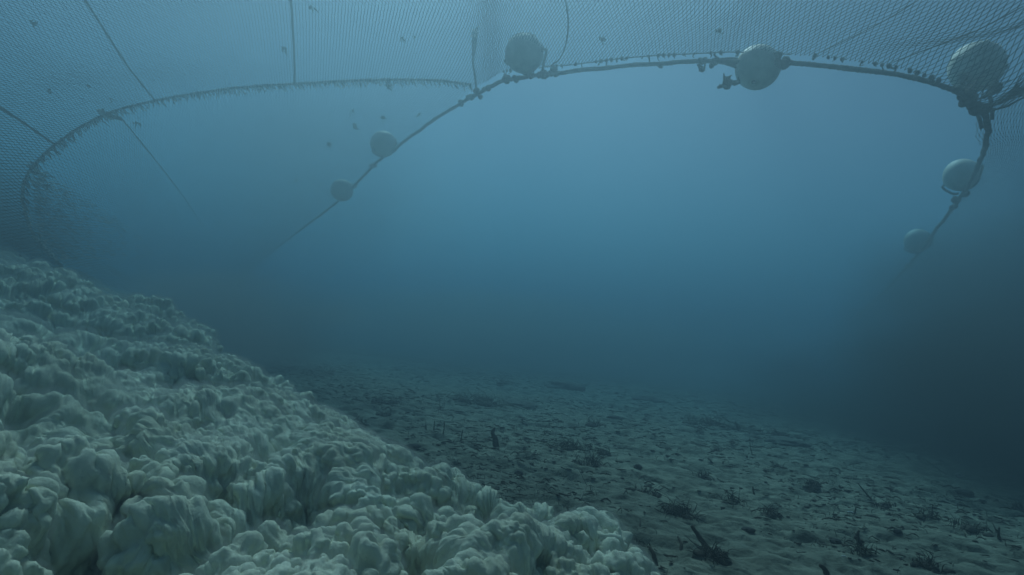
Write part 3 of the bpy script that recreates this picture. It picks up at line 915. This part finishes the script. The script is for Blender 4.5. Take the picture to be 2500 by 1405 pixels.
# pebbles and mud lumps
PB = [(1557, 1146, 9, 'round dark pebble alone right of the tall stems', .9), (1266, 1162, 10, 'round dark pebble between silt cloud and mid seabed', .8), (2192, 1302, 9, 'small dark pebble left of the fuzzy clump', .7),
      (2040, 1327, 12, 'smooth dark pebble left of the knobbly stump', .6), (2062, 1228, 12, 'flat dark pebble above the tiny leaning peg', .45), (1828, 1298, 14, 'flat brown pebble right of the root mass', .45), (2490, 1165, 9, 'faint pebble at the right frame edge', .6),
      (1500, 1024, 16, 'flat dark stone behind the leafy clump', .35), (1012, 1092, 14, 'flat stone beside the silt slope', .35), (2355, 1206, 18, 'long flat stone in hazy mud at the right', .35)]
for k, (x, y, w, l, sq) in enumerate(PB):
    q = on_bed(x, y); s = px_m(q)
    g = Geo(); g.add(*lump(q + np.array([0, 0, w * s * sq * .55]), w * s, (1.15, .9, sq), 300 + k, 16, .25))
    tag(g.build('pebble', M_stone, None, origin=q), l, 'pebble', 'pebbles on the seabed')
ML = [(1380, 948, 40, 'hazy rounded hump of mud at the far edge of sight', .45), (1575, 976, 40, 'low oval mud lump, right of the hazy hump', .28), (1270, 988, 40, 'smooth oval mud lump right behind the spiky clump', .25), (1920, 1080, 42, 'wide smooth mud lump below the blurred heap', .25)]
for k, (x, y, w, l, sq) in enumerate(ML):
    q = on_bed(x, y); s = px_m(q)
    g = Geo(); g.add(*lump(q + np.array([0, 0, 0]), w * s, (1.2, 1., sq), 400 + k, 20, .3))
    tag(g.build('mud_lump', M_mound, None, origin=q), l, 'mud lump')
# shells
SH = [(2082, 1062, 7, 'bright white shell chip in hazy mud at the right'), (2342, 1164, 8, 'white ring shaped shell near the right edge'), (2076, 1257, 7, 'white shell chip left of the tiny leaning peg'),
      (1955, 1362, 5, 'white shell chip near the bottom edge'), (2390, 1137, 5, 'faint white shell fleck right of the ring shaped one'), (2060, 1365, 5, 'white shell fleck left of the knobbly stump base')]
for k, (x, y, w, l) in enumerate(SH):
    q = on_bed(x, y) + np.array([0, 0, .006]); s = px_m(q)
    g = Geo()
    ns_ = 15
    arc = np.linspace(0, 2 * np.pi if k == 1 else np.pi * .9, ns_)
    g.add(*tube(np.stack([q + s * w * (np.array([math.cos(a), 0, 0]) + np.array([0, .6, .7]) * .5 * math.sin(a)) for a in arc]), s * w * .3, 6, rough=.1))
    tag(g.build('shell_chip', M_shell, None, origin=q), l, 'shell', 'shell chips on the seabed')

# uncounted litter: shreds, crumbs and fine shoots strewn over the mud
g = Geo()
n = 0
while n < 11000:
    d = math.exp(rng.uniform(math.log(1.3), math.log(9.5))); an = rng.uniform(R(-30), R(44))
    x, y = d * math.sin(an), d * math.cos(an)
    if x < np.interp(y, foot[:, 0], foot[:, 1]) + .02: continue
    if fbm(np.array([[x * 1.1, y * 1.1, 3.]]), 2, 88)[0] < rng.uniform(-.45, .4): continue
    n += 1
    b = np.array([x, y, bedz(x, y)])
    k = rng.random(); sc = rng.uniform(.25, .8) * np.interp(d, [1.3, 3, 9], [.7, 1., 1.7])
    if k < .5:                                # fallen shred
        a = rng.normal(.4, .8); dv = np.array([math.cos(a), -math.sin(a) * .6, 0]) * .035 * sc
        g.add(*tube(catmull([b - dv + (0, 0, .002), b + np.array([0, 0, .007 * sc]) + rng.normal(size=3) * .006, b + dv + (0, 0, .002)], 6), np.array([.001, .003, .0042, .0042, .003, .001]) * sc, 4, rough=.25))
    elif k < .82:                             # crumb
        g.add(*lump(b + (0, 0, .002), .010 * sc * rng.uniform(.4, 1.2), (1.7, 1, .45), n, 6, .6))
    else:                                     # fine shoot
        blade(g, b, .035 * sc * rng.uniform(.4, 1.4), (rng.normal() * .4 - .1, rng.normal() * .4), .0022 * sc, rng)
tag(g.build('weed_litter', M_weed), 'scattered shreds, crumbs and fine shoots of dead weed on the mud', 'weed litter', kind='stuff')

# ------------------------------------------------------------------ water haze
bpy.ops.mesh.primitive_cube_add(size=1)
hz = bpy.context.object
hz.name = 'haze'
hz.dimensions = (100, 110, 3.9 + 0)
hz.location = (0, 10, -1 + 1.95)
m = bpy.data.materials.new('sea water haze'); m.use_nodes = True
nt = m.node_tree; nt.nodes.remove(nt.nodes['Principled BSDF'])
pv = nt.nodes.new('ShaderNodeVolumePrincipled')
pv.inputs['Color'].default_value = (.16, .25, .30, 1)
pv.inputs['Absorption Color'].default_value = (.22, .65, .88, 1)
pv.inputs['Density'].default_value = .55
pv.inputs['Anisotropy'].default_value = .6
nt.links.new(pv.outputs[0], nt.nodes['Material Output'].inputs['Volume'])
hz.data.materials.append(m)
tag(hz, 'blue green murky water filling the view', 'water', kind='stuff')

# dark silt-laden water on the right, pale silt mist, and added darkening and fading volumes
def plume(c, r, label, dens, seed, col=(.10, .13, .14), ab=(.02, .04, .045)):
    bpy.ops.mesh.primitive_uv_sphere_add(segments=32, ring_count=16, radius=1)
    o = bpy.context.object; o.name = 'plume_volume'; o.location = c
    o.scale = r
    m = bpy.data.materials.new('plume water'); m.use_nodes = True
    nt = m.node_tree; nt.nodes.remove(nt.nodes['Principled BSDF'])
    pv = nt.nodes.new('ShaderNodeVolumePrincipled')
    pv.inputs['Color'].default_value = (*col, 1)
    pv.inputs['Absorption Color'].default_value = (*ab, 1)
    tc = nt.nodes.new('ShaderNodeTexCoord')
    ln = nt.nodes.new('ShaderNodeVectorMath'); ln.operation = 'LENGTH'
    nt.links.new(tc.outputs['Object'], ln.inputs[0])
    nz = nt.nodes.new('ShaderNodeTexNoise'); nz.inputs['Scale'].default_value = 2.2; nz.inputs['Detail'].default_value = 3
    nt.links.new(tc.outputs['Object'], nz.inputs['Vector'])
    ad = nt.nodes.new('ShaderNodeMath'); ad.operation = 'MULTIPLY_ADD'; ad.inputs[1].default_value = .9
    nt.links.new(nz.outputs[0], ad.inputs[0]); nt.links.new(ln.outputs['Value'], ad.inputs[2])
    mr = nt.nodes.new('ShaderNodeMapRange'); mr.interpolation_type = 'SMOOTHSTEP'
    mr.inputs[1].default_value = 1.3; mr.inputs[2].default_value = .6; mr.inputs[3].default_value = 0; mr.inputs[4].default_value = dens
    nt.links.new(ad.outputs[0], mr.inputs[0]); nt.links.new(mr.outputs[0], pv.inputs['Density'])
    nt.links.new(pv.outputs[0], nt.nodes['Material Output'].inputs['Volume'])
    o.data.materials.append(m)
    tag(o, label, 'silt plume', kind='stuff')
plume((3.9, 3.6, .2), (2.4, 2.2, 1.35), 'dark soft plume of silty water low at the right frame edge', 2.6, 1)
plume((5.5, 6.0, .9), (2.9, 2.7, 2.1), 'tall dark murk behind the two small right floats', 1.5, 3)
plume((3.6, 5.6, .1), (2.2, 2.0, 1.05), 'dim silty water drifting inward from the right over the mud', .9, 5)
plume((-4.5, 4.4, .35), (1.7, 1.7, 1.5), 'added dark volume behind the left net wall that darkens it', 3., 2)  # added volume, darkens what is seen through the left wall netting
plume((-2.6, 5.6, .3), (1.8, 1.6, .75), 'pale thin silt mist drifting off the back of the left cloud', 1.3, 4, (.80, .90, .88), (.6, .8, .8))
plume((-1.5, 5.0, 1.7), (1.7, 1.2, 1.3), 'added thin dusky volume that fades the two hazy left floats', .3, 7, (.45, .6, .66), (.5, .6, .6))  # added haze volume, put in so the two far left floats fade more
plume((.3, 10.5, .3), (7.5, 4.5, 1.2), 'pale thin silt haze hanging low over the far mud', .55, 6, (.82, .92, .92), (.6, .8, .8))
